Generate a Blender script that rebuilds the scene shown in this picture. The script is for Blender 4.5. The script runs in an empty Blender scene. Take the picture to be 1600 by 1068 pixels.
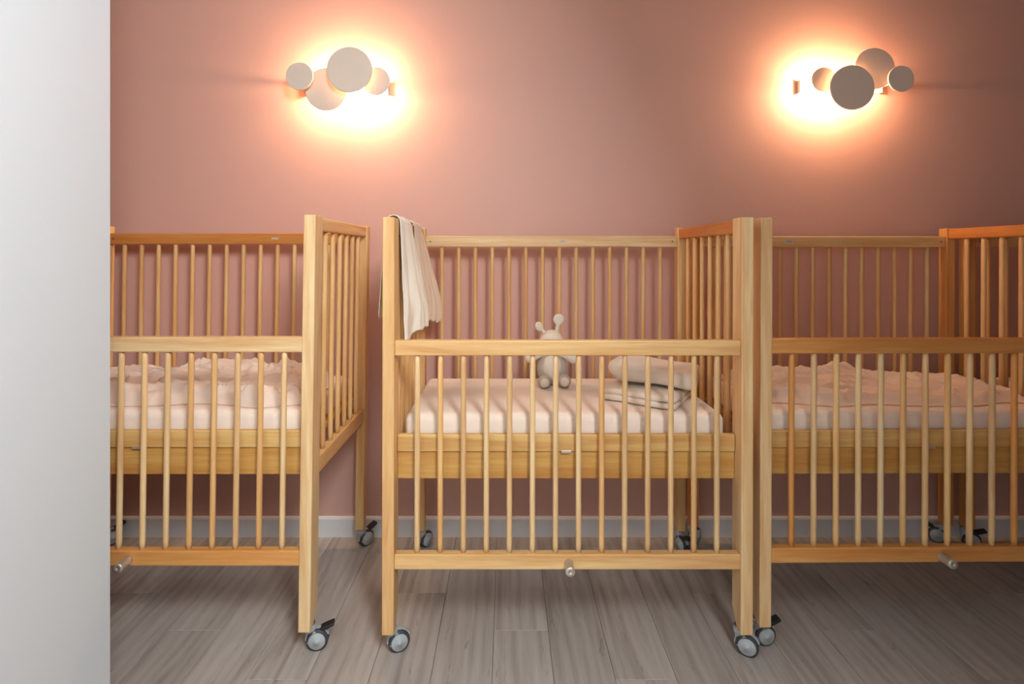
import bpy, bmesh, math, random
from mathutils import Vector, Matrix, noise

random.seed(7)
scene = bpy.context.scene
COL = scene.collection
PI = math.pi

# ------------------------------------------------------------------ camera
CAM_H = 1.32
cam_data = bpy.data.cameras.new('camera')
cam_data.sensor_width = 36.0
cam_data.lens = 18.0                      # 800 px on a 1600 px frame
cam_data.shift_y = -(534 - 399) / 1600.0  # level camera, horizon at y = 399
cam_data.shift_x = (800 - 792) / 1600.0
cam_data.clip_start = 0.02
cam = bpy.data.objects.new('camera', cam_data)
COL.objects.link(cam)
cam.location = (0, -1.65, CAM_H)
cam.rotation_euler = (PI / 2, 0, 0)
scene.camera = cam

# ------------------------------------------------------------------ world, daylight, exposure
world = bpy.data.worlds.new('world')
scene.world = world
world.use_nodes = True
bg = world.node_tree.nodes['Background']
bg.inputs['Color'].default_value = (0.75, 0.87, 1.0, 1)
bg.inputs['Strength'].default_value = 1.0

def area_light(name, loc, rot, sx, sy, power, color):
    d = bpy.data.lights.new(name, 'AREA')
    d.shape = 'RECTANGLE'
    d.size, d.size_y = sx, sy
    d.energy = power
    d.color = color
    o = bpy.data.objects.new(name, d)
    COL.objects.link(o)
    o.location = loc
    o.rotation_euler = rot
    return o

# daylight: source unseen; an area light added behind the camera, high on the right
CEIL_Z = 2.80
ROOM_Y = -3.4
SKY_C = Vector((0.50, -2.20, 2.60))
SLOPE = math.radians(64)
area_light('added_daylight', SKY_C, (0, SLOPE, 0), 1.00, 1.05, 175.0, (0.93, 0.972, 1.0))

LAMP_POWER = 28.0
LAMP_COLOR = (1.0, 0.61, 0.345)

scene.view_settings.view_transform = 'Standard'
scene.view_settings.look = 'None'
scene.view_settings.gamma = 1.0
scene.view_settings.use_curve_mapping = False
scene.view_settings.exposure = 0.0

# ------------------------------------------------------------------ helpers
def lin(r, g, b):
    f = lambda c: (c / 255 / 12.92) if c / 255 <= 0.04045 else ((c / 255 + 0.055) / 1.055) ** 2.4
    return (f(r), f(g), f(b), 1.0)

def link(name, mesh, mat=None, parent=None, loc=(0, 0, 0), rot=(0, 0, 0), smooth=False):
    o = bpy.data.objects.new(name, mesh)
    COL.objects.link(o)
    if mat is not None and not mesh.materials:
        mesh.materials.append(mat)
    o.location = loc
    o.rotation_euler = rot
    if parent is not None:
        o.parent = parent
    if smooth:
        for p in mesh.polygons:
            p.use_smooth = True
    return o

def tag(o, label=None, cat=None, group=None, kind=None):
    if label: o['label'] = label
    if cat: o['category'] = cat
    if group: o['group'] = group
    if kind: o['kind'] = kind
    return o

def empty(name, loc, rz=0.0, label=None, cat=None, group=None):
    o = bpy.data.objects.new(name, None)
    COL.objects.link(o)
    o.location = loc
    o.rotation_euler = (0, 0, rz)
    o.empty_display_size = 0.1
    return tag(o, label, cat, group)

def to_mesh(bm, name, smooth=False):
    me = bpy.data.meshes.new(name)
    bmesh.ops.recalc_face_normals(bm, faces=bm.faces)
    if smooth:
        for f in bm.faces:
            f.smooth = True
    bm.to_mesh(me)
    bm.free()
    return me

def box_mesh(name, sx, sy, sz, bevel=0.004, seg=2, rack=0.0):
    bm = bmesh.new()
    bmesh.ops.create_cube(bm, size=1.0)
    bmesh.ops.scale(bm, vec=(sx, sy, sz), verts=bm.verts)
    if bevel:
        bmesh.ops.bevel(bm, geom=bm.edges[:], offset=bevel, segments=seg, affect='EDGES', profile=0.5)
    for v in bm.verts:
        v.co.x += rack * v.co.z
    return to_mesh(bm, name)

def prism_mesh(name, profile, axis, half, bevel=0.003, rack=0.0):
    """profile: points in the plane across AXIS ('X': (y,z)), extruded +-half."""
    bm = bmesh.new()
    def P(a, b, t):
        return {'X': (t, a, b), 'Y': (a, t, b), 'Z': (a, b, t)}[axis]
    v0 = [bm.verts.new(P(a, b, -half)) for a, b in profile]
    v1 = [bm.verts.new(P(a, b, half)) for a, b in profile]
    bm.faces.new(v0); bm.faces.new(v1[::-1])
    n = len(profile)
    for i in range(n):
        bm.faces.new((v0[i], v1[i], v1[(i + 1) % n], v0[(i + 1) % n]))
    bmesh.ops.recalc_face_normals(bm, faces=bm.faces)
    if bevel:
        bmesh.ops.bevel(bm, geom=bm.edges[:], offset=bevel, segments=2, affect='EDGES', profile=0.5)
    for v in bm.verts:
        v.co.x += rack * v.co.z
    return to_mesh(bm, name)

def lathe(bm, prof, seg=24, mtx=None):
    """revolve (r, z) profile about Z, closed where r = 0"""
    rings = []
    for r, z in prof:
        if r < 1e-6:
            rings.append([bm.verts.new((0, 0, z))])
        else:
            rings.append([bm.verts.new((r * math.cos(2 * PI * k / seg), r * math.sin(2 * PI * k / seg), z)) for k in range(seg)])
    fresh = [v for ring in rings for v in ring]
    for a, b in zip(rings, rings[1:]):
        for k in range(seg):
            k2 = (k + 1) % seg
            if len(a) == 1 and len(b) > 1: bm.faces.new((a[0], b[k], b[k2]))
            elif len(b) == 1 and len(a) > 1: bm.faces.new((a[k], b[0], a[k2]))
            elif len(a) > 1: bm.faces.new((a[k], b[k], b[k2], a[k2]))
    if mtx is not None:
        bmesh.ops.transform(bm, matrix=mtx, verts=fresh)
    return fresh

# ------------------------------------------------------------------ materials
def new_mat(name):
    m = bpy.data.materials.new(name)
    m.use_nodes = True
    nt = m.node_tree
    return m, nt, nt.nodes['Principled BSDF']

def N(nt, t, **inp):
    n = nt.nodes.new(t)
    for k, v in inp.items():
        n.inputs[k].default_value = v
    return n

def plain(name, col, rough=0.6, metal=0.0, bump=0.0, bscale=200.0, mottled=0.0):
    m, nt, p = new_mat(name)
    p.inputs['Base Color'].default_value = col
    p.inputs['Roughness'].default_value = rough
    p.inputs['Metallic'].default_value = metal
    if mottled or bump:
        tc = N(nt, 'ShaderNodeTexCoord')
        nz = N(nt, 'ShaderNodeTexNoise', Scale=bscale, Detail=4.0)
        nt.links.new(tc.outputs['Object'], nz.inputs['Vector'])
        if mottled:
            mx = N(nt, 'ShaderNodeMix'); mx.data_type = 'RGBA'; mx.blend_type = 'MULTIPLY'
            mx.inputs[0].default_value = mottled
            mx.inputs[6].default_value = col
            nt.links.new(nz.outputs['Fac'], mx.inputs[7])
            nt.links.new(mx.outputs[2], p.inputs['Base Color'])
        if bump:
            b = N(nt, 'ShaderNodeBump', Strength=bump, Distance=0.002)
            nt.links.new(nz.outputs['Fac'], b.inputs['Height'])
            nt.links.new(b.outputs['Normal'], p.inputs['Normal'])
    return m

def wood(name, axis, rough=0.42):
    """varnished timber: tint from the object's colour, grain along AXIS"""
    m, nt, p = new_mat(name)
    tc = N(nt, 'ShaderNodeTexCoord')
    oi = N(nt, 'ShaderNodeObjectInfo')
    off = N(nt, 'ShaderNodeVectorMath'); off.operation = 'ADD'
    mul = N(nt, 'ShaderNodeMath'); mul.operation = 'MULTIPLY'; mul.inputs[1].default_value = 37.0
    nt.links.new(oi.outputs['Random'], mul.inputs[0])
    nt.links.new(tc.outputs['Object'], off.inputs[0])
    nt.links.new(mul.outputs[0], off.inputs[1])
    mp = N(nt, 'ShaderNodeMapping')
    s = {'X': (1.6, 26, 26), 'Y': (26, 1.6, 26), 'Z': (26, 26, 1.6)}[axis]
    mp.inputs['Scale'].default_value = s
    nt.links.new(off.outputs[0], mp.inputs['Vector'])
    n1 = N(nt, 'ShaderNodeTexNoise', Scale=1.0, Detail=3.0, Roughness=0.55, Distortion=0.6)
    nt.links.new(mp.outputs[0], n1.inputs['Vector'])
    n2 = N(nt, 'ShaderNodeTexNoise', Scale=5.0, Detail=3.0, Roughness=0.6)
    nt.links.new(mp.outputs[0], n2.inputs['Vector'])
    r1 = N(nt, 'ShaderNodeMapRange'); r1.inputs[1].default_value = 0.3; r1.inputs[2].default_value = 0.7
    r1.inputs[3].default_value = 0.78; r1.inputs[4].default_value = 1.10
    nt.links.new(n1.outputs['Fac'], r1.inputs[0])
    r2 = N(nt, 'ShaderNodeMapRange'); r2.inputs[1].default_value = 0.3; r2.inputs[2].default_value = 0.7
    r2.inputs[3].default_value = 0.92; r2.inputs[4].default_value = 1.05
    nt.links.new(n2.outputs['Fac'], r2.inputs[0])
    mm = N(nt, 'ShaderNodeMath'); mm.operation = 'MULTIPLY'
    nt.links.new(r1.outputs[0], mm.inputs[0]); nt.links.new(r2.outputs[0], mm.inputs[1])
    # darker streaks lean to orange
    gam = N(nt, 'ShaderNodeCombineXYZ')
    pw = N(nt, 'ShaderNodeMath'); pw.operation = 'POWER'; pw.inputs[1].default_value = 1.5
    pb = N(nt, 'ShaderNodeMath'); pb.operation = 'POWER'; pb.inputs[1].default_value = 2.2
    nt.links.new(mm.outputs[0], pw.inputs[0]); nt.links.new(mm.outputs[0], pb.inputs[0])
    pr = N(nt, 'ShaderNodeMath'); pr.operation = 'POWER'; pr.inputs[1].default_value = 0.7
    nt.links.new(mm.outputs[0], pr.inputs[0])
    nt.links.new(pr.outputs[0], gam.inputs[0]); nt.links.new(pw.outputs[0], gam.inputs[1]); nt.links.new(pb.outputs[0], gam.inputs[2])
    mx = N(nt, 'ShaderNodeVectorMath'); mx.operation = 'MULTIPLY'
    nt.links.new(oi.outputs['Color'], mx.inputs[0]); nt.links.new(gam.outputs[0], mx.inputs[1])
    nt.links.new(mx.outputs[0], p.inputs['Base Color'])
    p.inputs['Roughness'].default_value = rough
    p.inputs['Specular IOR Level'].default_value = 0.4
    return m

WOOD = {a: wood('pine_' + a.lower(), a) for a in 'XYZ'}
PALE = (0.78, 0.545, 0.285, 1)
HONEY = (0.76, 0.475, 0.205, 1)
AMBER = (0.70, 0.335, 0.10, 1)
RUST = (0.60, 0.24, 0.060, 1)
PLY = (0.64, 0.40, 0.145, 1)
PLYD = (0.57, 0.31, 0.085, 1)

M_WALL = plain('pink_wall_paint', (0.66, 0.392, 0.322, 1), 0.62, bump=0.12, bscale=90)
M_WHITE = plain('white_wall_paint', (0.52, 0.55, 0.565, 1), 0.6, bump=0.08, bscale=120)
M_REAR = plain('rear_wall_paint', (0.34, 0.31, 0.28, 1), 0.7)
M_CEIL = plain('ceiling_paint', (0.42, 0.40, 0.38, 1), 0.8)
M_SKIRT = plain('skirting_paint', (0.74, 0.74, 0.75, 1), 0.45)
M_CHROME = plain('caster_zinc', (0.62, 0.62, 0.62, 1), 0.28, 1.0)
M_NICKEL = plain('brushed_nickel', (0.66, 0.60, 0.52, 1), 0.45, 0.75)
M_GREY = plain('grey_plastic', (0.42, 0.45, 0.46, 1), 0.35)
M_TYRE = plain('dark_rubber', (0.045, 0.05, 0.058, 1), 0.5)
M_BLACK = plain('black_plastic', (0.02, 0.022, 0.024, 1), 0.4)
M_SCREW = plain('dark_screw', (0.08, 0.05, 0.03, 1), 0.5)
M_LABEL = plain('pale_sticker', (0.62, 0.50, 0.40, 1), 0.5)
M_INK = plain('sticker_print', (0.48, 0.34, 0.24, 1), 0.5)
M_DISC = plain('lamp_disc_paint', (0.78, 0.66, 0.55, 1), 0.6)
M_SOCKET = plain('lamp_base_paint', (0.72, 0.66, 0.58, 1), 0.5)

def fabric(name, col, rough=0.9, scale=500.0, bump=0.25, sss=0.0):
    m, nt, p = new_mat(name)
    tc = N(nt, 'ShaderNodeTexCoord')
    nz = N(nt, 'ShaderNodeTexNoise', Scale=scale, Detail=2.0)
    nz2 = N(nt, 'ShaderNodeTexNoise', Scale=14.0, Detail=4.0, Roughness=0.6)
    nt.links.new(tc.outputs['Object'], nz.inputs['Vector'])
    nt.links.new(tc.outputs['Object'], nz2.inputs['Vector'])
    add = N(nt, 'ShaderNodeMath'); add.operation = 'MULTIPLY_ADD'; add.inputs[1].default_value = 3.0
    nt.links.new(nz2.outputs['Fac'], add.inputs[0]); nt.links.new(nz.outputs['Fac'], add.inputs[2])
    b = N(nt, 'ShaderNodeBump', Strength=bump, Distance=0.003)
    nt.links.new(add.outputs[0], b.inputs['Height'])
    nt.links.new(b.outputs['Normal'], p.inputs['Normal'])
    p.inputs['Base Color'].default_value = col
    p.inputs['Roughness'].default_value = rough
    p.inputs['Specular IOR Level'].default_value = 0.15
    p.inputs['Sheen Weight'].default_value = 0.1
    return m

M_SHEET = fabric('white_sheet', (0.83, 0.71, 0.60, 1))
M_MUSLIN = fabric('cream_muslin', (0.88, 0.83, 0.71, 1), bump=0.35)
M_BEIGE = fabric('beige_muslin', (0.74, 0.59, 0.45, 1), bump=0.35)
M_TERRY = fabric('cream_terry', (0.80, 0.69, 0.57, 1), scale=900, bump=0.5)
M_BLANKET = fabric('rumpled_blanket', (0.76, 0.62, 0.51, 1), bump=0.3)
M_PLUSH = fabric('grey_beige_plush', (0.50, 0.425, 0.345, 1), scale=700, bump=0.7)
M_PLUSHL = fabric('cream_plush', (0.72, 0.63, 0.52, 1), scale=700, bump=0.6)

def floor_mat():
    m, nt, p = new_mat('grey_oak_laminate')
    tc = N(nt, 'ShaderNodeTexCoord')
    oi = N(nt, 'ShaderNodeObjectInfo')
    mul = N(nt, 'ShaderNodeMath'); mul.operation = 'MULTIPLY'; mul.inputs[1].default_value = 61.0
    nt.links.new(oi.outputs['Random'], mul.inputs[0])
    off = N(nt, 'ShaderNodeVectorMath'); off.operation = 'ADD'
    nt.links.new(tc.outputs['Object'], off.inputs[0]); nt.links.new(mul.outputs[0], off.inputs[1])
    mp = N(nt, 'ShaderNodeMapping'); mp.inputs['Scale'].default_value = (11, 1.3, 1)
    nt.links.new(off.outputs[0], mp.inputs['Vector'])
    n1 = N(nt, 'ShaderNodeTexNoise', Scale=1.0, Detail=5.0, Roughness=0.6, Distortion=1.2)
    nt.links.new(mp.outputs[0], n1.inputs['Vector'])
    mp2 = N(nt, 'ShaderNodeMapping'); mp2.inputs['Scale'].default_value = (120, 4.0, 1)
    nt.links.new(off.outputs[0], mp2.inputs['Vector'])
    n2 = N(nt, 'ShaderNodeTexNoise', Scale=1.0, Detail=3.0, Roughness=0.6)
    nt.links.new(mp2.outputs[0], n2.inputs['Vector'])
    # cathedral streaks
    mp3 = N(nt, 'ShaderNodeMapping'); mp3.inputs['Scale'].default_value = (7, 0.9, 1)
    nt.links.new(off.outputs[0], mp3.inputs['Vector'])
    wv = N(nt, 'ShaderNodeTexWave', Scale=1.1, Distortion=7.0, Detail=3.0)
    wv.inputs['Detail Scale'].default_value = 1.4
    nt.links.new(mp3.outputs[0], wv.inputs['Vector'])
    cr = N(nt, 'ShaderNodeValToRGB')
    e = cr.color_ramp.elements
    e[0].position = 0.28; e[0].color = (0.265, 0.222, 0.188, 1)
    e[1].position = 0.72; e[1].color = (0.495, 0.452, 0.410, 1)
    mid = e.new(0.5); mid.color = (0.405, 0.358, 0.315, 1)
    mixf = N(nt, 'ShaderNodeMath'); mixf.operation = 'MULTIPLY_ADD'; mixf.inputs[1].default_value = 0.22
    nt.links.new(n2.outputs['Fac'], mixf.inputs[0])
    sc_ = N(nt, 'ShaderNodeMath'); sc_.operation = 'MULTIPLY_ADD'; sc_.inputs[1].default_value = 0.72; sc_.inputs[2].default_value = 0.0
    nt.links.new(n1.outputs['Fac'], sc_.inputs[0]); nt.links.new(sc_.outputs[0], mixf.inputs[2])
    wr = N(nt, 'ShaderNodeMath'); wr.operation = 'MULTIPLY_ADD'; wr.inputs[1].default_value = 0.10
    nt.links.new(wv.outputs['Fac'], wr.inputs[0]); nt.links.new(mixf.outputs[0], wr.inputs[2])
    nt.links.new(wr.outputs[0], cr.inputs['Fac'])
    tone = N(nt, 'ShaderNodeMapRange'); tone.inputs[3].default_value = 0.90; tone.inputs[4].default_value = 1.10
    nt.links.new(oi.outputs['Random'], tone.inputs[0])
    mx = N(nt, 'ShaderNodeVectorMath'); mx.operation = 'SCALE'
    nt.links.new(cr.outputs['Color'], mx.inputs[0]); nt.links.new(tone.outputs[0], mx.inputs['Scale'])
    # dark flecks and knots along the grain
    mp4 = N(nt, 'ShaderNodeMapping'); mp4.inputs['Scale'].default_value = (26, 5.5, 1)
    nt.links.new(off.outputs[0], mp4.inputs['Vector'])
    n4 = N(nt, 'ShaderNodeTexNoise', Scale=1.0, Detail=4.0, Roughness=0.65, Distortion=1.8)
    nt.links.new(mp4.outputs[0], n4.inputs['Vector'])
    fk = N(nt, 'ShaderNodeMapRange'); fk.inputs[1].default_value = 0.62; fk.inputs[2].default_value = 0.74
    fk.inputs[3].default_value = 1.0; fk.inputs[4].default_value = 0.62
    nt.links.new(n4.outputs['Fac'], fk.inputs[0])
    mx2 = N(nt, 'ShaderNodeVectorMath'); mx2.operation = 'SCALE'
    nt.links.new(mx.outputs[0], mx2.inputs[0]); nt.links.new(fk.outputs[0], mx2.inputs['Scale'])
    nt.links.new(mx2.outputs[0], p.inputs['Base Color'])
    p.inputs['Roughness'].default_value = 0.5
    p.inputs['Specular IOR Level'].default_value = 0.35
    b = N(nt, 'ShaderNodeBump', Strength=0.15, Distance=0.001)
    nt.links.new(n2.outputs['Fac'], b.inputs['Height'])
    nt.links.new(b.outputs['Normal'], p.inputs['Normal'])
    return m
M_FLOOR = floor_mat()
M_JOINT = plain('floor_joint', (0.10, 0.08, 0.065, 1), 0.8)

# ------------------------------------------------------------------ the room
WALL_Y = 0.765
RX0, RX1 = -2.35, 3.45

def slab(name, x0, x1, y0, y1, z0, z1, mat, bevel=0.0):
    me = box_mesh(name, x1 - x0, y1 - y0, z1 - z0, bevel)
    o = link(name, me, mat, loc=((x0 + x1) / 2, (y0 + y1) / 2, (z0 + z1) / 2))
    return o

def struct(o, label, cat):
    return tag(o, label, cat, kind='structure')

fl = struct(slab('floor', RX0, RX1, ROOM_Y, WALL_Y, -0.06, -0.010, M_JOINT), 'grey oak laminate floor of planks running towards the pink wall', 'floor')
fl_loc = Vector(fl.location)
PW, PL, PT = 0.192, 1.285, 0.010
x = RX0
row = 0
plank_full = box_mesh('plank', PW - 0.0012, PL - 0.0012, PT, 0.0008, 1)
while x < RX1 - 1e-4:
    w = min(PW, RX1 - x)
    y = ROOM_Y - [0.30, 0.93, 0.55, 1.12, 0.12, 0.75][row % 6] + (0.02 * (row % 3))
    while y < WALL_Y - 0.001:
        ya, yb = max(y, ROOM_Y), min(y + PL, WALL_Y)
        if yb - ya > 0.02:
            full = (yb - ya) > PL - 1e-4 and w > PW - 1e-4
            me = plank_full if full else box_mesh('plank', w - 0.0012, yb - ya - 0.0012, PT, 0.0008, 1)
            o = link('plank', me, M_FLOOR, fl)
            o.location = Vector((x + w / 2, (ya + yb) / 2, -PT / 2)) - fl_loc
        y += PL
    x += PW
    row += 1

struct(slab('wall_back', RX0 - 0.1, RX1 + 0.1, WALL_Y, WALL_Y + 0.1, -0.06, CEIL_Z, M_WALL), 'dusty pink painted wall behind the cribs', 'wall')
struct(slab('wall_left', RX0 - 0.1, RX0, ROOM_Y, WALL_Y, -0.06, CEIL_Z, M_WALL), 'pink side wall beyond the leftmost crib', 'wall')
struct(slab('wall_right', RX1, RX1 + 0.1, ROOM_Y, WALL_Y, -0.06, CEIL_Z, M_WALL), 'pink side wall beyond the rightmost crib', 'wall')
struct(slab('ceiling', RX0 - 0.1, RX1 + 0.1, ROOM_Y - 0.1, WALL_Y + 0.1, CEIL_Z, CEIL_Z + 0.1, M_CEIL), 'off white ceiling above the cribs', 'ceiling')
# white partition at the left of the doorway: its right face ends at the left edge of the pink niche
JY = -0.34
JX = (172 - 792) * (JY + 1.65) / 800.0
struct(slab('wall_partition_left', RX0, JX, ROOM_Y, JY, 0.0, CEIL_Z, M_WHITE), 'smooth white partition wall at the left edge of the picture', 'wall')
# made-up roof slope and window, set behind the camera for the added daylight
_n = Vector((-math.sin(SLOPE), 0, -math.cos(SLOPE)))
struct(link('added_ceiling_slope', box_mesh('added_ceiling_slope', 1.9, 2.3, 0.06), M_WHITE, None, SKY_C - _n * 0.065 + Vector((math.cos(SLOPE), 0, -math.sin(SLOPE))) * 0.42 + Vector((0, -0.05, 0)), (0, SLOPE, 0)), 'white sloping ceiling added behind the viewer to carry the daylight', 'ceiling')
struct(slab('wall_front', RX0 - 0.1, RX1 + 0.1, ROOM_Y - 0.1, ROOM_Y, -0.06, CEIL_Z, M_REAR), 'taupe wall behind the viewer', 'wall')
def added_win_frame():
    bm = bmesh.new()
    for x0, x1, y0, y1 in ((-.55, -.50, -.575, .575), (.50, .55, -.575, .575), (-.55, .55, -.575, -.525), (-.55, .55, .525, .575)):
        m = Matrix.Translation(((x0 + x1) / 2, (y0 + y1) / 2, 0)) @ Matrix.Diagonal((x1 - x0, y1 - y0, 0.05, 1))
        bmesh.ops.create_cube(bm, size=1.0, matrix=m)
    return to_mesh(bm, 'added_window_frame')
struct(link('added_roof_window', added_win_frame(), M_SKIRT, None, SKY_C - _n * 0.008, (0, SLOPE, 0)), 'white roof window frame added behind the viewer around the daylight', 'window')

# skirting with a rounded top edge
def skirting(x0, x1):
    prof = [(WALL_Y, 0.0), (WALL_Y - 0.014, 0.0), (WALL_Y - 0.014, 0.083), (WALL_Y - 0.010, 0.0905), (WALL_Y - 0.004, 0.093), (WALL_Y, 0.093)]
    return prism_mesh('baseboard_back', prof, 'X', (x1 - x0) / 2, 0.0)
SEAMS = [RX0, -0.905, 1.62, RX1]
bb = struct(link('baseboard_back', skirting(SEAMS[0], SEAMS[1] - 0.0008), M_SKIRT, loc=((SEAMS[0] + SEAMS[1]) / 2, 0, 0)), 'white painted baseboard along the foot of the pink wall', 'baseboard')
for a, b in zip(SEAMS[1:], SEAMS[2:]):
    o = link('skirting_board', skirting(a, b - 0.0008), M_SKIRT, bb)
    o.location = ((a + b) / 2 - bb.location.x, 0, 0)

# ------------------------------------------------------------------ cribs
L = 1.198          # length along the wall
HW = 0.039         # post width
FD, BD = 0.070, 0.044   # front and back post depth
BACK = 0.622       # front of the back posts
TOP, FOOT = 1.444, 0.095
R_SP = 0.0092

def spindle_mesh(length, rack):
    bm = bmesh.new()
    h = length / 2
    lathe(bm, [(0, -h), (R_SP * 0.86, -h), (R_SP, -h + 0.03), (R_SP, h - 0.03), (R_SP * 0.86, h), (0, h)], 14)
    for v in bm.verts:
        v.co.x += rack * v.co.z
    me = to_mesh(bm, 'spindle', True)
    return me

def jitter(c, amt=0.06):
    k = 1 + random.uniform(-amt, amt)
    g = 1 + random.uniform(-amt, amt) * 0.6
    return (c[0] * k, c[1] * k * g, c[2] * k * g * g, 1)

# --- caster, one set of meshes for all
WR = 0.0355
def wheel_mesh():
    bm = bmesh.new()
    m = Matrix.Rotation(PI / 2, 4, 'X')
    for s in (-1, 1):
        c = 0.0085 * s
        lathe(bm, [(0.0, c - 0.0065), (WR * 0.80, c - 0.0065), (WR * 0.95, c - 0.0055), (WR, c - 0.002), (WR, c + 0.002), (WR * 0.95, c + 0.0055), (WR * 0.80, c + 0.0065), (0.0, c + 0.0065)], 28, m)
    return to_mesh(bm, 'wheel', True)
def hub_mesh():
    bm = bmesh.new()
    m = Matrix.Rotation(PI / 2, 4, 'X')
    lathe(bm, [(0, 0), (WR * 0.78, 0), (WR * 0.78, 0.0025), (WR * 0.70, 0.0048), (0.007, 0.0062), (0.006, 0.0085), (0, 0.009)], 28, m)
    return to_mesh(bm, 'hub_cap', True)
def fork_mesh():
    # a hood over the wheel that joins the swivel head (offset towards -x) to the axle
    bm = bmesh.new()
    pts = []
    for k in range(13):
        a = math.radians(20 + k * (185 - 20) / 12)
        pts.append((WR * 1.12 * math.cos(a), WR * 1.12 * math.sin(a)))
    inner = [(p[0] * 0.90, p[1] * 0.90) for p in pts][::-1]
    prof = pts + inner
    v0 = [bm.verts.new((a, -0.0055, b)) for a, b in prof]
    v1 = [bm.verts.new((a, 0.0055, b)) for a, b in prof]
    n = len(prof)
    for i in range(n):
        bm.faces.new((v0[i], v1[i], v1[(i + 1) % n], v0[(i + 1) % n]))
    h = len(pts)
    for i in range(h - 1):
        bm.faces.new((v0[i], v0[i + 1], v0[n - 2 - i], v0[n - 1 - i]))
        bm.faces.new((v1[i + 1], v1[i], v1[n - 1 - i], v1[n - 2 - i]))
    # bridge to the swivel head
    bmesh.ops.create_cube(bm, size=1.0, matrix=Matrix.Translation((-0.022, 0, 0.031)) @ Matrix.Diagonal((0.030, 0.022, 0.018, 1)))
    lathe(bm, [(0, 0.030), (0.0165, 0.030), (0.0185, 0.036), (0.0185, 0.046), (0.015, 0.050), (0, 0.050)], 24, Matrix.Translation((-0.024, 0, 0)))
    bmesh.ops.create_cube(bm, size=1.0, matrix=Matrix.Translation((-0.017, 0, 0.012)) @ Matrix.Rotation(0.5, 4, 'Y') @ Matrix.Diagonal((0.009, 0.030, 0.045, 1)))
    return to_mesh(bm, 'fork')
def stem_mesh():
    bm = bmesh.new()
    lathe(bm, [(0, 0.049), (0.008, 0.049), (0.008, 0.10), (0, 0.10)], 16, Matrix.Translation((-0.024, 0, 0)))
    lathe(bm, [(0, 0.0502), (0.016, 0.0502), (0.016, 0.056), (0, 0.056)], 20, Matrix.Translation((-0.024, 0, 0)))
    return to_mesh(bm, 'swivel_stem')
def pedal_mesh():
    prof = [(0.006, 0.036), (0.020, 0.043), (0.052, 0.054), (0.055, 0.044), (0.034, 0.034), (0.012, 0.028)]
    return prism_mesh('brake_pedal', prof, 'Y', 0.013, 0.002)
WHEEL, HUB, FORK, STEM, PEDAL = wheel_mesh(), hub_mesh(), fork_mesh(), stem_mesh(), pedal_mesh()

def caster(parent, x, y, rz, pedal=True, dz=0.0):
    """x, y: swivel axis in crib coordinates"""
    c = link('caster', FORK, M_GREY, parent)
    c.location = (x + 0.024 * math.cos(rz), y + 0.024 * math.sin(rz), WR)
    c.rotation_euler = (0, 0, rz)
    c['label'] = 'grey swivel caster with dark rubber tyres'
    link('wheel', WHEEL, M_TYRE, c)
    link('hub_cap', HUB, M_GREY, c, (0, -0.0152, 0))
    link('hub_cap', HUB, M_GREY, c, (0, 0.0152, 0), (0, 0, PI))
    link('swivel_stem', STEM, M_CHROME, c)
    if pedal:
        p = link('brake_pedal', PEDAL, M_BLACK, c)
        p['label'] = 'black brake pedal'

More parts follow.
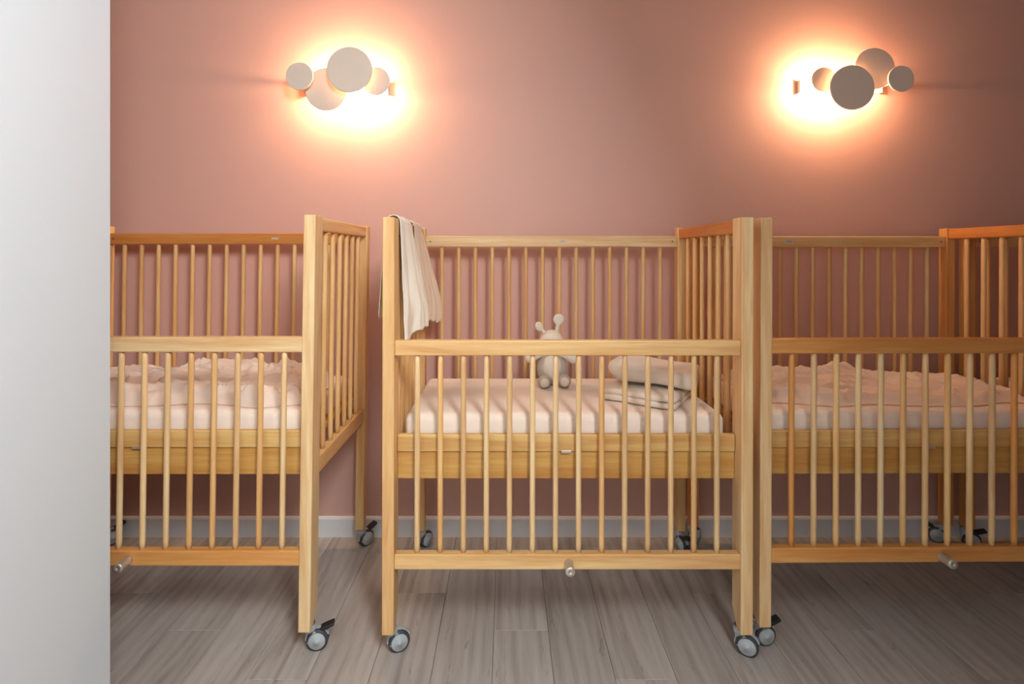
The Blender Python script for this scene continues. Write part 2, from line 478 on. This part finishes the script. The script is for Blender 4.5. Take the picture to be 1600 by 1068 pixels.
def crib(cx, y0, yaw, rack, dz, spacing, tints, casters, label, sticker):
    root = empty('crib', (cx, y0, 0), yaw, label, 'crib', 'wooden nursery cribs on casters')
    sh = lambda xx, zz: xx + rack * (zz - FOOT)
    def part(name, me, mat, x, y, z, color):
        o = link(name, me, mat, root, (sh(x, z), y, z))
        o.color = color
        return o
    def bx(name, axis, x0, x1, ya, yb, z0, z1, color, bevel=0.004):
        me = box_mesh(name, x1 - x0, yb - ya, z1 - z0, bevel, 2, rack)
        return part(name, me, WOOD[axis], (x0 + x1) / 2, (ya + yb) / 2, (z0 + z1) / 2, color)
    h = L / 2
    foot, top = FOOT, TOP + dz
    # posts: the front ones deep, their foot cut back behind
    zc = (foot + top) / 2
    prof = [(0, foot - zc), (0.030, foot - zc), (FD, foot + 0.055 - zc), (FD, top - zc), (0, top - zc)]
    prof = [(a - FD / 2, b) for a, b in prof]
    for s in (-1, 1):
        me = prism_mesh('post', prof, 'X', HW / 2, 0.0035, rack)
        part('post', me, WOOD['Z'], s * (h - HW / 2), FD / 2, zc, tints['post'][0 if s < 0 else 1])
    for s in (-1, 1):
        bx('post', 'Z', s * (h - HW / 2) - HW / 2, s * (h - HW / 2) + HW / 2, BACK, BACK + BD, foot, top - 0.001, tints['bpost'], 0.0035)
    xi = h - HW                      # inner face of the posts
    # front gate: two rails and fourteen spindles
    F0, F1 = 0.004, 0.034
    fz0, fz1, fz2, fz3 = 0.305 + dz * 0.5, 0.3545 + dz * 0.5, 0.996 + dz, 1.0455 + dz
    bx('gate_rail', 'X', -xi, xi, F0, F1, fz0, fz1, tints['low'])
    bx('gate_rail', 'X', -xi, xi, F0, F1, fz2, fz3, tints['mid'])
    xs = [(k - 6.5) * spacing for k in range(14)]
    me = spindle_mesh(fz2 - fz1 + 0.01, rack)
    for x in xs:
        part('spindle', me, WOOD['Z'], x, (F0 + F1) / 2, (fz1 + fz2) / 2, jitter(random.choices((PALE, HONEY, AMBER), (6, 3, 1))[0]))
    # back panel
    B0, B1 = BACK + 0.004, BACK + 0.034
    bz0, bz1, bz2, bz3 = 0.585 + dz, 0.635 + dz, 1.358 + dz * 1.4, 1.407 + dz * 1.4
    bx('back_rail', 'X', -xi, xi, B0, B1, bz2, bz3, tints['back'])
    bx('back_rail', 'X', -xi, xi, B0, B1, bz0, bz1, tints['ply'])
    me = spindle_mesh(bz2 - bz1 + 0.01, rack)
    for x in xs:
        part('spindle', me, WOOD['Z'], x, (B0 + B1) / 2, (bz1 + bz2) / 2, jitter(tints['bsp']))
    # end panels
    for s in (-1, 1):
        xe = s * (h - HW / 2)
        col = tints['end'][0 if s < 0 else 1]
        bx('end_rail', 'Y', xe - 0.015, xe + 0.015, FD, BACK, top - 0.050, top - 0.004, col, 0.006)
        bx('end_rail', 'Y', xe - 0.015, xe + 0.015, FD, BACK, 0.572 + dz, 0.630 + dz, col)
        e0, e1 = 0.630 + dz, top - 0.050
        me = spindle_mesh(e1 - e0 + 0.01, rack)
        for k in range(6):
            part('spindle', me, WOOD['Z'], xe, FD + (k + 1) * (BACK - FD) / 7, (e0 + e1) / 2, jitter(tints['esp']))
    # bed base: apron below, mattress tray above
    z0, z1, z2 = 0.580 + dz, 0.670 + dz, 0.728 + dz
    bx('apron_board', 'X', -xi + 0.001, xi - 0.001, 0.050, 0.066, z0, z1, tints['apron'], 0.002)
    bx('tray_board', 'X', -xi + 0.0015, xi - 0.0015, 0.043, 0.063, z1 + 0.0015, z2, tints['ply'], 0.003)
    bx('tray_base', 'X', -xi + 0.0015, xi - 0.0015, 0.063, BACK - 0.004, z1 + 0.0015, z1 + 0.017, tints['ply'], 0.001)
    bx('tray_board', 'X', -xi + 0.0015, xi - 0.0015, BACK - 0.020, BACK - 0.001, z1 + 0.017, z2, tints['ply'], 0.003)
    o = link('latch', box_mesh('latch', 0.034, 0.004, 0.010, 0.0015), M_NICKEL, root, (sh(0.0, z1), 0.0415, z1 + 0.002))
    o['label'] = 'small steel latch under the mattress tray'
    # knob of the sliding gate
    bm = bmesh.new()
    lathe(bm, [(0, 0), (0.0150, 0), (0.0138, 0.006), (0.0145, 0.036), (0.0155, 0.046), (0.0145, 0.049), (0.003, 0.049), (0.0025, 0.047), (0, 0.047)], 24, Matrix.Rotation(PI / 2, 4, 'X'))
    k = link('knob', to_mesh(bm, 'knob', True), M_NICKEL, root, (sh(0.004, 0.325), F0 + 0.001, 0.326 + dz * 0.5))
    k['label'] = 'round nickel pull knob on the lowest rail'
    # screws in the back rail
    sm = bmesh.new(); lathe(sm, [(0, 0), (0.0032, 0), (0.0032, 0.0012), (0, 0.0012)], 12, Matrix.Rotation(PI / 2, 4, 'X'))
    sme = to_mesh(sm, 'screw')
    for s in (-1, 1):
        link('screw', sme, M_SCREW, root, (sh(s * (xi - 0.022), 1.38), B0 + 0.0002, (bz2 + bz3) / 2))
    if sticker:
        sx, w, hh = sticker
        st = link('label_sticker', box_mesh('label_sticker', w, 0.0008, hh, 0.0), M_LABEL, root, (sh(sx, 1.38), B0 - 0.0005, (bz2 + bz3) / 2 + 0.001))
        st['label'] = 'small pale sticker on the back rail'
        link('sticker_print', box_mesh('sticker_print', w * 0.55, 0.0008, hh * 0.28, 0.0), M_INK, st, (0.0, -0.0006, 0.0))
    # casters
    for (s, front), (rz, ped) in zip(((-1, 1), (1, 1), (-1, 0), (1, 0)), casters):
        caster(root, s * (h - HW / 2), 0.056 if front else BACK + BD * 0.8, rz, ped)
    return root

D2R = math.radians
tA = dict(post=(PALE, PALE), bpost=HONEY, low=AMBER, mid=PALE, sp=HONEY, back=RUST, bsp=HONEY, end=(AMBER, HONEY), esp=HONEY, ply=PLY, apron=PLYD)
tB = dict(post=(HONEY, PALE), bpost=HONEY, low=HONEY, mid=HONEY, sp=PALE, back=PALE, bsp=HONEY, end=(HONEY, RUST), esp=HONEY, ply=PLY, apron=PLYD)
tC = dict(post=(PALE, PALE), bpost=AMBER, low=AMBER, mid=AMBER, sp=PALE, back=HONEY, bsp=HONEY, end=(HONEY, RUST), esp=HONEY, ply=PLY, apron=PLYD)

h = L / 2
CRIBS = {}
CRIBS['A'] = crib(-0.640 - h, 0.012, 0.0, 0.0137, 0.009, 0.0764, tA,
                  [(D2R(10), True), (D2R(8), True), (D2R(60), True), (D2R(50), True)],
                  'pine crib with rust-brown back rail, cut off by the white partition wall', (0.185, 0.030, 0.009))
CRIBS['B'] = crib(0.195, 0.0, 0.0, 0.002, 0.0, 0.0751, tB,
                  [(D2R(22), False), (D2R(-28), False), (D2R(55), False), (D2R(-70), True)],
                  'pine crib fully in view, with a toy inside and cloths over its end', (0.05, 0.034, 0.014))
CRIBS['C'] = crib(0.832 + h, 0.040, D2R(0.5), 0.004, 0.0, 0.0748, tC,
                  [(D2R(5), True), (D2R(180), False), (D2R(40), False), (D2R(150), True)],
                  'pine crib whose post touches the middle crib, with a rumpled blanket and amber rails', (-0.155, 0.040, 0.024))
CRIBS['D'] = crib(2.060 + h, 0.020, 0.0, 0.0, 0.0, 0.0751, tC,
                  [(D2R(5), False), (D2R(5), False), (D2R(-20), True), (D2R(15), False)],
                  'pine crib at the right edge, seen only through the end bars of its neighbour', None)

# ------------------------------------------------------------------ mattresses
def mattress(crib_key, label, dz=0.0, wave=0.001):
    root = CRIBS[crib_key]
    sx, sy, sz = 1.078, 0.520, 0.100
    nx, ny = 64, 32
    bm = bmesh.new()
    def top(u, v):
        p = Vector((u * 6, v * 4, ord(crib_key)))
        return wave * noise.noise(p) + 0.0006 * noise.noise(p * 4)
    bmesh.ops.create_cube(bm, size=1.0)
    bmesh.ops.scale(bm, vec=(sx, sy, sz), verts=bm.verts)
    bmesh.ops.bevel(bm, geom=bm.edges[:], offset=0.026, segments=4, affect='EDGES', profile=0.5)
    bmesh.ops.subdivide_edges(bm, edges=[e for e in bm.edges if e.calc_length() > 0.05], cuts=22, use_grid_fill=True)
    for v in bm.verts:
        if v.co.z > 0:
            v.co.z += top(v.co.x, v.co.y)
        if abs(v.co.y) > sy * 0.4:
            v.co.y += 0.003 * noise.noise(Vector((v.co.x * 14, v.co.z * 10, 3 + ord(crib_key))))
    me = to_mesh(bm, 'mattress', True)
    o = link('mattress', me, M_SHEET, None, (root.location.x + 0.009 * (crib_key == 'A'), root.location.y + 0.068 + sy / 2, 0.6895 + dz + sz / 2 - 0.001), (0, 0, root.rotation_euler.z))
    tag(o, label, 'mattress', 'white mattresses in the cribs')
    return o
mattress('A', 'white sheeted mattress under the rumpled blanket by the white partition wall', 0.009)
mattress('B', 'white sheeted mattress that the plush toy sits on')
mattress('C', 'white sheeted mattress under the rumpled blanket in the amber-railed crib')
mattress('D', 'white sheeted mattress in the crib at the right edge')
MZ = 0.7900

# ------------------------------------------------------------------ rumpled blankets
def blanket(name, label, x0, x1, y0, y1, zb, hfun, seed, mat, edge_y, nx=150, ny=80, edge=0.055):
    bm = bmesh.new()
    def fall(y):          # follow the rounded front edge of the mattress
        t = min(0.98, max(0.0, (edge_y - y) / 0.026))
        return 0.026 * (1 - math.sqrt(1 - t * t))
    grid = []
    for j in range(ny + 1):
        rowv = []
        for i in range(nx + 1):
            u, v = i / nx, j / ny
            x = x0 + (x1 - x0) * u
            y = y0 + (y1 - y0) * v
            # irregular outline
            y += edge * (1 - v) * noise.noise(Vector((x * 5, seed, 0.3))) + edge * v * noise.noise(Vector((x * 5, seed, 7.3)))
            x += edge * (1 - u) * noise.noise(Vector((y * 6, seed, 2.3))) + edge * u * noise.noise(Vector((y * 6, seed, 9.3)))
            wx = x + 0.05 * noise.noise(Vector((x * 5, y * 7, seed)))
            wy = y + 0.06 * noise.noise(Vector((x * 4, y * 6, seed + 5)))
            r1 = 1 - (noise.noise(Vector((wx * 2.6, wy * 8, seed + 1))) ** 2 + 0.004) ** 0.5 * 1.7
            r2 = 1 - (noise.noise(Vector((wx * 5.5, wy * 15, seed + 2))) ** 2 + 0.003) ** 0.5 * 1.9
            r3 = 1 - abs(noise.noise(Vector((wx * 15 + wy * 8, wy * 24, seed + 3)))) * 2.0
            k = max(0, r1) ** 2 * 0.50 + max(0, r2) ** 3 * 0.42 + max(0, r3) ** 2 * 0.045
            e = min(u, 1 - u) * 20, min(v, 1 - v) * 9
            ed = min(1.0, min(e)); ed = ed * ed * (3 - 2 * ed)
            z = zb + 0.0022 + ed * (0.006 + hfun(u, v) * (0.25 + k) + 0.016 * max(0, r2) ** 3 + 0.008 * max(0, r3) ** 3)
            z -= fall(y)
            rowv.append(bm.verts.new((x, y, z)))
        grid.append(rowv)
    for j in range(ny):
        for i in range(nx):
            bm.faces.new((grid[j][i], grid[j][i + 1], grid[j + 1][i + 1], grid[j + 1][i]))
    # close with an underside
    rim = [grid[0][i] for i in range(nx + 1)] + [grid[j][nx] for j in range(1, ny + 1)] + [grid[ny][i] for i in range(nx - 1, -1, -1)] + [grid[j][0] for j in range(ny - 1, 0, -1)]
    low = [bm.verts.new((v.co.x, v.co.y, zb + 0.0002 - fall(v.co.y))) for v in rim]
    n = len(rim)
    for i in range(n):
        bm.faces.new((rim[i], low[i], low[(i + 1) % n], rim[(i + 1) % n]))
    bm.faces.new(low)
    c = Vector(((x0 + x1) / 2, (y0 + y1) / 2, zb))
    for v in bm.verts:
        v.co -= c
    o = link(name, to_mesh(bm, name, True), mat, None, c)
    return tag(o, label, 'blanket', 'rumpled cream blankets')

def bump(u, v, cu, cv, su, sv):
    return math.exp(-((u - cu) / su) ** 2 - ((v - cv) / sv) ** 2)
blanket('blanket', 'rumpled cream blanket heaped over the mattress by the white partition wall', -1.75, -0.71, 0.118, 0.572, MZ + 0.009,
        lambda u, v: 0.040 + 0.042 * bump(u, v, 0.78, 0.75, 0.22, 0.35) + 0.035 * bump(u, v, 0.45, 0.8, 0.12, 0.25) + 0.015 * bump(u, v, 0.5, 0.25, 0.6, 0.2), 3.1, M_BLANKET, 0.106)
blanket('blanket', 'rumpled cream blanket spread over the mattress in the amber-railed crib', 0.91, 1.92, 0.170, 0.600, MZ,
        lambda u, v: 0.018 + 0.045 * bump(u, v, 0.10, 0.6, 0.35, 0.45) + 0.035 * bump(u, v, 0.45, 0.9, 0.14, 0.25) + 0.012 * bump(u, v, 0.8, 0.4, 0.2, 0.2), 11.7, M_BLANKET, 0.132)

# ------------------------------------------------------------------ folded blankets on the middle mattress
def folded(name, label, sx, sy, layers, th, loc, rz, seed, mat, puff=0.35, tilt=0.0):
    """a cloth folded in layers: rounded slabs joined by a fold at one side"""
    bm = bmesh.new()
    n = 34
    for k in range(layers):
        zc = th * (k + 0.5)
        sxx = sx * (1 - 0.03 * random.random()); syy = sy * (1 - 0.04 * random.random())
        b2 = bmesh.new()
        bmesh.ops.create_cube(b2, size=1.0)
        bmesh.ops.scale(b2, vec=(sxx, syy, th * 1.05), verts=b2.verts)
        bmesh.ops.bevel(b2, geom=b2.edges[:], offset=th * 0.48, segments=4, affect='EDGES', profile=0.5)
        bmesh.ops.subdivide_edges(b2, edges=[e for e in b2.edges if e.calc_length() > 0.05], cuts=14, use_grid_fill=True)
        for v in b2.verts:
            ux, uy = v.co.x / (sxx / 2), v.co.y / (syy / 2)
            dome = (1 - min(1, abs(ux)) ** 2.2) * (1 - min(1, abs(uy)) ** 2.2)
            v.co.z = (v.co.z + zc) * (1 + puff * dome * (k + 0.5) / layers) if True else 0
            q = Vector((v.co.x * 9, v.co.y * 9, seed + k * 3))
            v.co.x += 0.006 * noise.noise(q); v.co.y += 0.007 * noise.noise(q + Vector((5, 0, 0)))
            if v.co.z > th * 0.3:
                v.co.z += 0.005 * noise.noise(q * 1.7 + Vector((0, 8, 0))) + tilt * v.co.x
        tmp = bpy.data.meshes.new('t'); b2.to_mesh(tmp); b2.free(); bm.from_mesh(tmp); bpy.data.meshes.remove(tmp)
    mn = min(v.co.z for v in bm.verts)
    for v in bm.verts: v.co.z -= mn
    o = link(name, to_mesh(bm, name, True), mat, None, loc, (0, 0, rz))
    return tag(o, label, 'blanket', 'folded blankets in the middle crib')
folded('folded_blanket', 'flat folded cream blanket lying under the plump one in the middle crib', 0.275, 0.245, 2, 0.021, (0.525, 0.262, MZ + 0.002), D2R(-33), 1.0, M_TERRY, 0.1)

def plump(loc, rz):
    """a thick blanket folded over: rounded nose on the left, open layers on the right"""
    Lx, nx, ns = 0.315, 40, 40
    bm = bmesh.new()
    rings = []
    for i in range(nx + 1):
        u = i / nx
        x = (u - 0.5) * Lx
        nose = min(1.0, (u / 0.16)) ** 0.5 if u < 0.16 else 1.0
        tail = 1.0 if u < 0.9 else 1 - 0.16 * ((u - 0.9) / 0.1) ** 2
        hy, hz = 0.098 * (0.35 + 0.65 * nose) * tail, 0.040 * (0.22 + 0.78 * nose) * tail
        hz *= 1 + 0.10 * math.sin(u * 7)
        ring = []
        for k in range(ns):
            a = 2 * PI * k / ns
            c, s = math.cos(a), math.sin(a)
            e = 0.62
            yy = hy * math.copysign(abs(c) ** e, c)
            zz = hz * math.copysign(abs(s) ** e, s)
            # crease all round where the fold closes
            zz -= 0.006 * math.exp(-((a - PI * 1.5) / 0.25) ** 2)
            q = Vector((x * 12, yy * 14, zz * 20))
            ring.append(bm.verts.new((x + 0.004 * noise.noise(q), yy + 0.005 * noise.noise(q + Vector((3, 0, 0))), zz + 0.040 + 0.004 * noise.noise(q + Vector((0, 9, 0))))))
        rings.append(ring)
    for a, b in zip(rings, rings[1:]):
        for k in range(ns):
            bm.faces.new((a[k], b[k], b[(k + 1) % ns], a[(k + 1) % ns]))
    bm.faces.new(rings[0][::-1])
    # right end: dished so that the layers read as rolled edges
    prev = rings[-1]
    for t, dx in ((0.86, 0.006), (0.72, 0.001), (0.60, 0.007), (0.45, 0.001), (0.3, 0.005)):
        cz = sum(v.co.z for v in prev) / ns; 
        cur = []
        for v in prev:
            w = t / (1.0 if prev is rings[-1] else last)
            cur.append(bm.verts.new((Lx / 2 + dx, v.co.y * w, cz + (v.co.z - cz) * w)))
        for k in range(ns):
            bm.faces.new((prev[k], cur[k], cur[(k + 1) % ns], prev[(k + 1) % ns]))
        prev, last = cur, t
    bm.faces.new(prev)
    mn = min(v.co.z for v in bm.verts)
    for v in bm.verts: v.co.z -= mn
    o = link('folded_blanket', to_mesh(bm, 'folded_blanket', True), M_TERRY, None, loc, (0, D2R(3), rz))
    return tag(o, 'plump cream blanket folded into a roll, lying on top of the flat one', 'blanket', 'folded blankets in the middle crib')
plump((0.545, 0.285, MZ + 0.046), D2R(-25))

# ------------------------------------------------------------------ plush toy
def toy():
    Y0 = 0.445
    root = empty('plush_toy', (0.183, Y0, MZ - 0.001), 0.0, 'cream plush mouse with round ears sitting against the back bars', 'toy')
    def ell(bm, c, r, rot=None):
        m = Matrix.Translation(c)
        if rot is not None: m = m @ rot
        bmesh.ops.create_icosphere(bm, subdivisions=4, radius=1.0, matrix=m @ Matrix.Diagonal((r[0], r[1], r[2], 1)))
    def fur(bm, amt=0.0016):
        for v in bm.verts:
            v.co += v.co.normalized() * amt * noise.noise(v.co * 140)
    def solid(name, bm, mat, voxel=0.0045):
        o = link(name, to_mesh(bm, name, True), mat, root)
        md = o.modifiers.new('remesh', 'REMESH'); md.mode = 'VOXEL'; md.voxel_size = voxel; md.use_smooth_shade = True
        sm = o.modifiers.new('smooth', 'SMOOTH'); sm.factor = 0.5; sm.iterations = 5
        return o
    # torso and head
    bm = bmesh.new()
    ell(bm, (0.002, 0.010, 0.068), (0.062, 0.050, 0.068))
    ell(bm, (0.0, 0.008, 0.115), (0.046, 0.040, 0.050))
    solid('body', bm, M_PLUSH)
    bm = bmesh.new()
    ell(bm, (-0.001, 0.000, 0.180), (0.049, 0.046, 0.045))
    ell(bm, (-0.001, -0.035, 0.166), (0.028, 0.030, 0.023))
    ell(bm, (0.0, 0.004, 0.205), (0.036, 0.030, 0.022))
    hd = solid('head', bm, M_PLUSHL)
    for nm, pos, r in (('nose', (-0.001, -0.066, 0.172), 0.006), ('eye', (-0.018, -0.043, 0.182), 0.0042), ('eye', (0.016, -0.043, 0.182), 0.0042)):
        b = bmesh.new(); bmesh.ops.create_icosphere(b, subdivisions=3, radius=r)
        link(nm, to_mesh(b, nm, True), M_BLACK, hd, pos)
    # belly patch
    bm = bmesh.new()
    ell(bm, (0.0, -0.018, 0.078), (0.040, 0.030, 0.055))
    fur(bm)
    link('belly_patch', to_mesh(bm, 'belly_patch', True), M_PLUSHL, root)
    # arms, held out
    for s in (-1, 1):
        bm = bmesh.new()
        for k in range(7):
            t = k / 6
            ell(bm, (s * (0.036 + 0.052 * t), -0.006, 0.132 - 0.016 * t * t - (0.004 if s > 0 else 0.0) * t), (0.017 + 0.007 * t, 0.017 + 0.005 * t, 0.016 + 0.008 * t))
        solid('arm', bm, M_PLUSHL)
    # feet with soles to the viewer
    for c, r in (((-0.034, -0.046, 0.026), 0.027), ((0.047, -0.044, 0.030), 0.027)):
        bm = bmesh.new()
        ell(bm, c, (r, 0.030, r * 0.96))
        ell(bm, (c[0] * 0.8, c[1] + 0.03, c[2] + 0.002), (0.022, 0.035, 0.021))
        ft = solid('foot', bm, M_PLUSH)
        b = bmesh.new(); ell(b, (c[0], c[1] - 0.0255, c[2] + 0.001), (r * 0.66, 0.006, r * 0.66))
        link('sole', to_mesh(b, 'sole', True), M_PLUSHL, ft)
    # ears: discs on narrow stalks
    def ear(cx, cz, rx, rz_, tilt, sx, sz, dy):
        bm = bmesh.new()
        ell(bm, (cx, dy, cz), (rx, 0.0085, rz_), Matrix.Rotation(tilt, 4, 'Y'))
        for k in range(9):
            t = k / 8
            ell(bm, (cx + (sx - cx) * t, dy + 0.006 * t, cz + (sz - cz) * t), (0.0085, 0.0075, 0.0085))
        e = solid('ear', bm, M_PLUSHL, 0.0035)
        return e
    ear(-0.052, 0.2415, 0.017, 0.021, D2R(-20), -0.022, 0.208, 0.0)
    ear(0.029, 0.2700, 0.0235, 0.0240, 0.0, 0.020, 0.210, 0.0)
    # small care label at the foot
    tg = link('care_tag', box_mesh('care_tag', 0.030, 0.014, 0.0008, 0.0), M_SKIRT, root, (-0.014, -0.074, 0.003))
    return root
toy()

# ------------------------------------------------------------------ cloths over the end rail of the middle crib
def drape(name, label, yt0, yt1, yb0, yb1, lin0, lin1, lout, mat, seed, flare=0.03, nfold=4.0):
    """a cloth hung over the crib's left end rail; y range at the rail and at the inner hem, hang lengths inside (front, back) and outside"""
    xe = CRIBS['B'].location.x - L / 2 + HW / 2
    top = TOP - 0.002
    r = 0.0225
    bm = bmesh.new()
    nu, nv = 70, 110
    rows = []
    for j in range(nv + 1):
        t = j / nv
        rw = []
        for i in range(nu + 1):
            u = i / nu
            hin = lin0 + (lin1 - lin0) * u + 0.02 * noise.noise(Vector((u * 5, seed, 0)))
            hout = lout + 0.03 * noise.noise(Vector((u * 4, seed, 3)))
            arc = PI * r
            s = -hout + t * (hout + arc + hin)           # path length, 0 at outer side of the rail
            if s < 0:
                x, z, d, side = xe - r, top - r + s * 1.0 + r * 0.4, -s, -1
            elif s < arc:
                a = PI - s / r
                x, z, d, side = xe + r * math.cos(a), top - r + r * 0.4 + r * math.sin(a), 0.0, 0
            else:
                d = s - arc
                x, z, side = xe + r, top - r + r * 0.4 - d, 1
            g = min(1.0, d / 0.30)
            y = (yt0 + (yt1 - yt0) * u) * (1 - g) + (yb0 + (yb1 - yb0) * u) * g
            ph = u * nfold * 2 * PI + seed + 0.8 * noise.noise(Vector((u * 2, d * 4, seed)))
            f = math.sin(ph) * 0.55 + 0.45 * math.sin(ph * 1.9 + 1.3)
            amp = 0.004 + 0.020 * g
            nz = 0.008 * g * noise.noise(Vector((u * 8, d * 9, seed + 2)))
            if side >= 0:
                x += flare * g * (0.05 + 0.95 * u) + amp * 0.8 * (f * 0.5 + 0.5) + nz
            else:
                x -= 0.009 * g + amp * 1.1 * (f * 0.5 + 0.5) + abs(nz)
            z += 0.003 * f * (1 - g) + 0.004 * (side == 0)
            rw.append(bm.verts.new((x, y + 0.006 * g * math.cos(ph), z)))
        rows.append(rw)
    for j in range(nv):
        for i in range(nu):
            bm.faces.new((rows[j][i], rows[j][i + 1], rows[j + 1][i + 1], rows[j + 1][i]))
    c = Vector((xe, (yt0 + yt1) / 2, top))
    for v in bm.verts: v.co -= c
    o = link(name, to_mesh(bm, name, True), mat, None, c)
    md = o.modifiers.new('thickness', 'SOLIDIFY'); md.thickness = 0.0025; md.offset = 1.0
    return tag(o, label, 'cloth', 'cloths over the crib end')
drape('muslin_cloth', 'cream muslin cloth hanging over the end rail beside the front post', 0.076, 0.290, 0.082, 0.325, 0.410, 0.365, 0.31, M_MUSLIN, 2.0, 0.055, 1.5)
drape('muslin_cloth', 'beige muslin cloth hanging behind the cream one, nearer the pink wall', 0.350, 0.500, 0.362, 0.560, 0.375, 0.385, 0.25, M_BEIGE, 5.0, 0.070, 1.2)

# ------------------------------------------------------------------ wall lamps
def disc_mesh(r, th=0.008):
    bm = bmesh.new()
    lathe(bm, [(0, -th / 2), (r - 0.002, -th / 2), (r, -th / 2 + 0.002), (r, th / 2 - 0.002), (r - 0.002, th / 2), (0, th / 2)], 64, Matrix.Rotation(PI / 2, 4, 'X'))
    me = to_mesh(bm, 'disc')
    return me

def wall_lamp(cx, cz, discs, plate, bulbs, label):
    """discs: (x, z, radius, distance from the wall); plate: (x0, x1, z0, z1); bulbs: (x, z, share of power)"""
    root = empty('wall_lamp', (cx, WALL_Y, cz), 0.0, label, 'lamp', 'cloud-shaped wall lamps')
    x0, x1, z0, z1 = plate
    bm = bmesh.new()
    def b(xa, xb, ya, yb, za, zb):
        bmesh.ops.create_cube(bm, size=1.0, matrix=Matrix.Translation(((xa + xb) / 2 - cx, (ya + yb) / 2, (za + zb) / 2 - cz)) @ Matrix.Diagonal((xb - xa, yb - ya, zb - za, 1)))
    b(x0, x1, -0.004, 0.0, z0, z1)
    b(x0, x0 + 0.003, -0.024, -0.004, z0, z1)      # folded ends
    b(x1 - 0.003, x1, -0.024, -0.004, z0, z1)
    link('base_plate', to_mesh(bm, 'base_plate'), M_SOCKET, root)
    zp = (z0 + z1) / 2
    for dx, dz_, r, d in discs:
        dd = link('disc', disc_mesh(r), M_DISC, root, (dx - cx, -d, dz_ - cz))
        bm = bmesh.new()
        ln = d - 0.004 - 0.004
        lathe(bm, [(0, 0), (0.004, 0), (0.004, ln), (0, ln)], 12, Matrix.Rotation(-PI / 2, 4, 'X'))
        zs = min(max(dz_, z0 + 0.008), z1 - 0.008)
        link('stem', to_mesh(bm, 'stem', True), M_SOCKET, dd, (0, 0.004, zs - dz_))
    for bx_, bz, pw in bulbs:
        bm = bmesh.new()
        lathe(bm, [(0, 0.004), (0.010, 0.004), (0.010, 0.044), (0, 0.044)], 16, Matrix.Rotation(PI / 2, 4, 'X'))
        sk = link('socket', to_mesh(bm, 'socket', True), M_SOCKET, root, (bx_ - cx, 0, bz - cz))
        ld = bpy.data.lights.new('bulb_light', 'POINT')
        ld.energy = LAMP_POWER * pw
        ld.color = LAMP_COLOR
        ld.shadow_soft_size = 0.014
        lo = bpy.data.objects.new('bulb_light', ld)
        COL.objects.link(lo)
        lo.parent = sk
        lo.location = (0, -0.068, 0)
    return root
wall_lamp(-0.752, 2.108,
          [(-0.930, 2.123, 0.062, 0.118), (-0.7033, 2.149, 0.1015, 0.128), (-0.822, 2.076, 0.0965, 0.085), (-0.595, 2.112, 0.0635, 0.088)],
          (-0.935, -0.555, 2.074, 2.134), [(-0.62, 2.100, 0.36), (-0.72, 2.105, 0.32), (-0.83, 2.115, 0.32)],
          'cloud-shaped wall lamp of four discs, glowing above the gap between cribs')
wall_lamp(1.585, 2.112,
          [(1.440, 2.119, 0.055, 0.088), (1.542, 2.070, 0.0995, 0.128), (1.672, 2.170, 0.093, 0.085), (1.767, 2.112, 0.059, 0.118)],
          (1.370, 1.755, 2.082, 2.142), [(1.420, 2.110, 0.33), (1.53, 2.100, 0.26), (1.66, 2.105, 0.12)],
          'cloud-shaped wall lamp of four discs, glowing above the amber-railed crib')
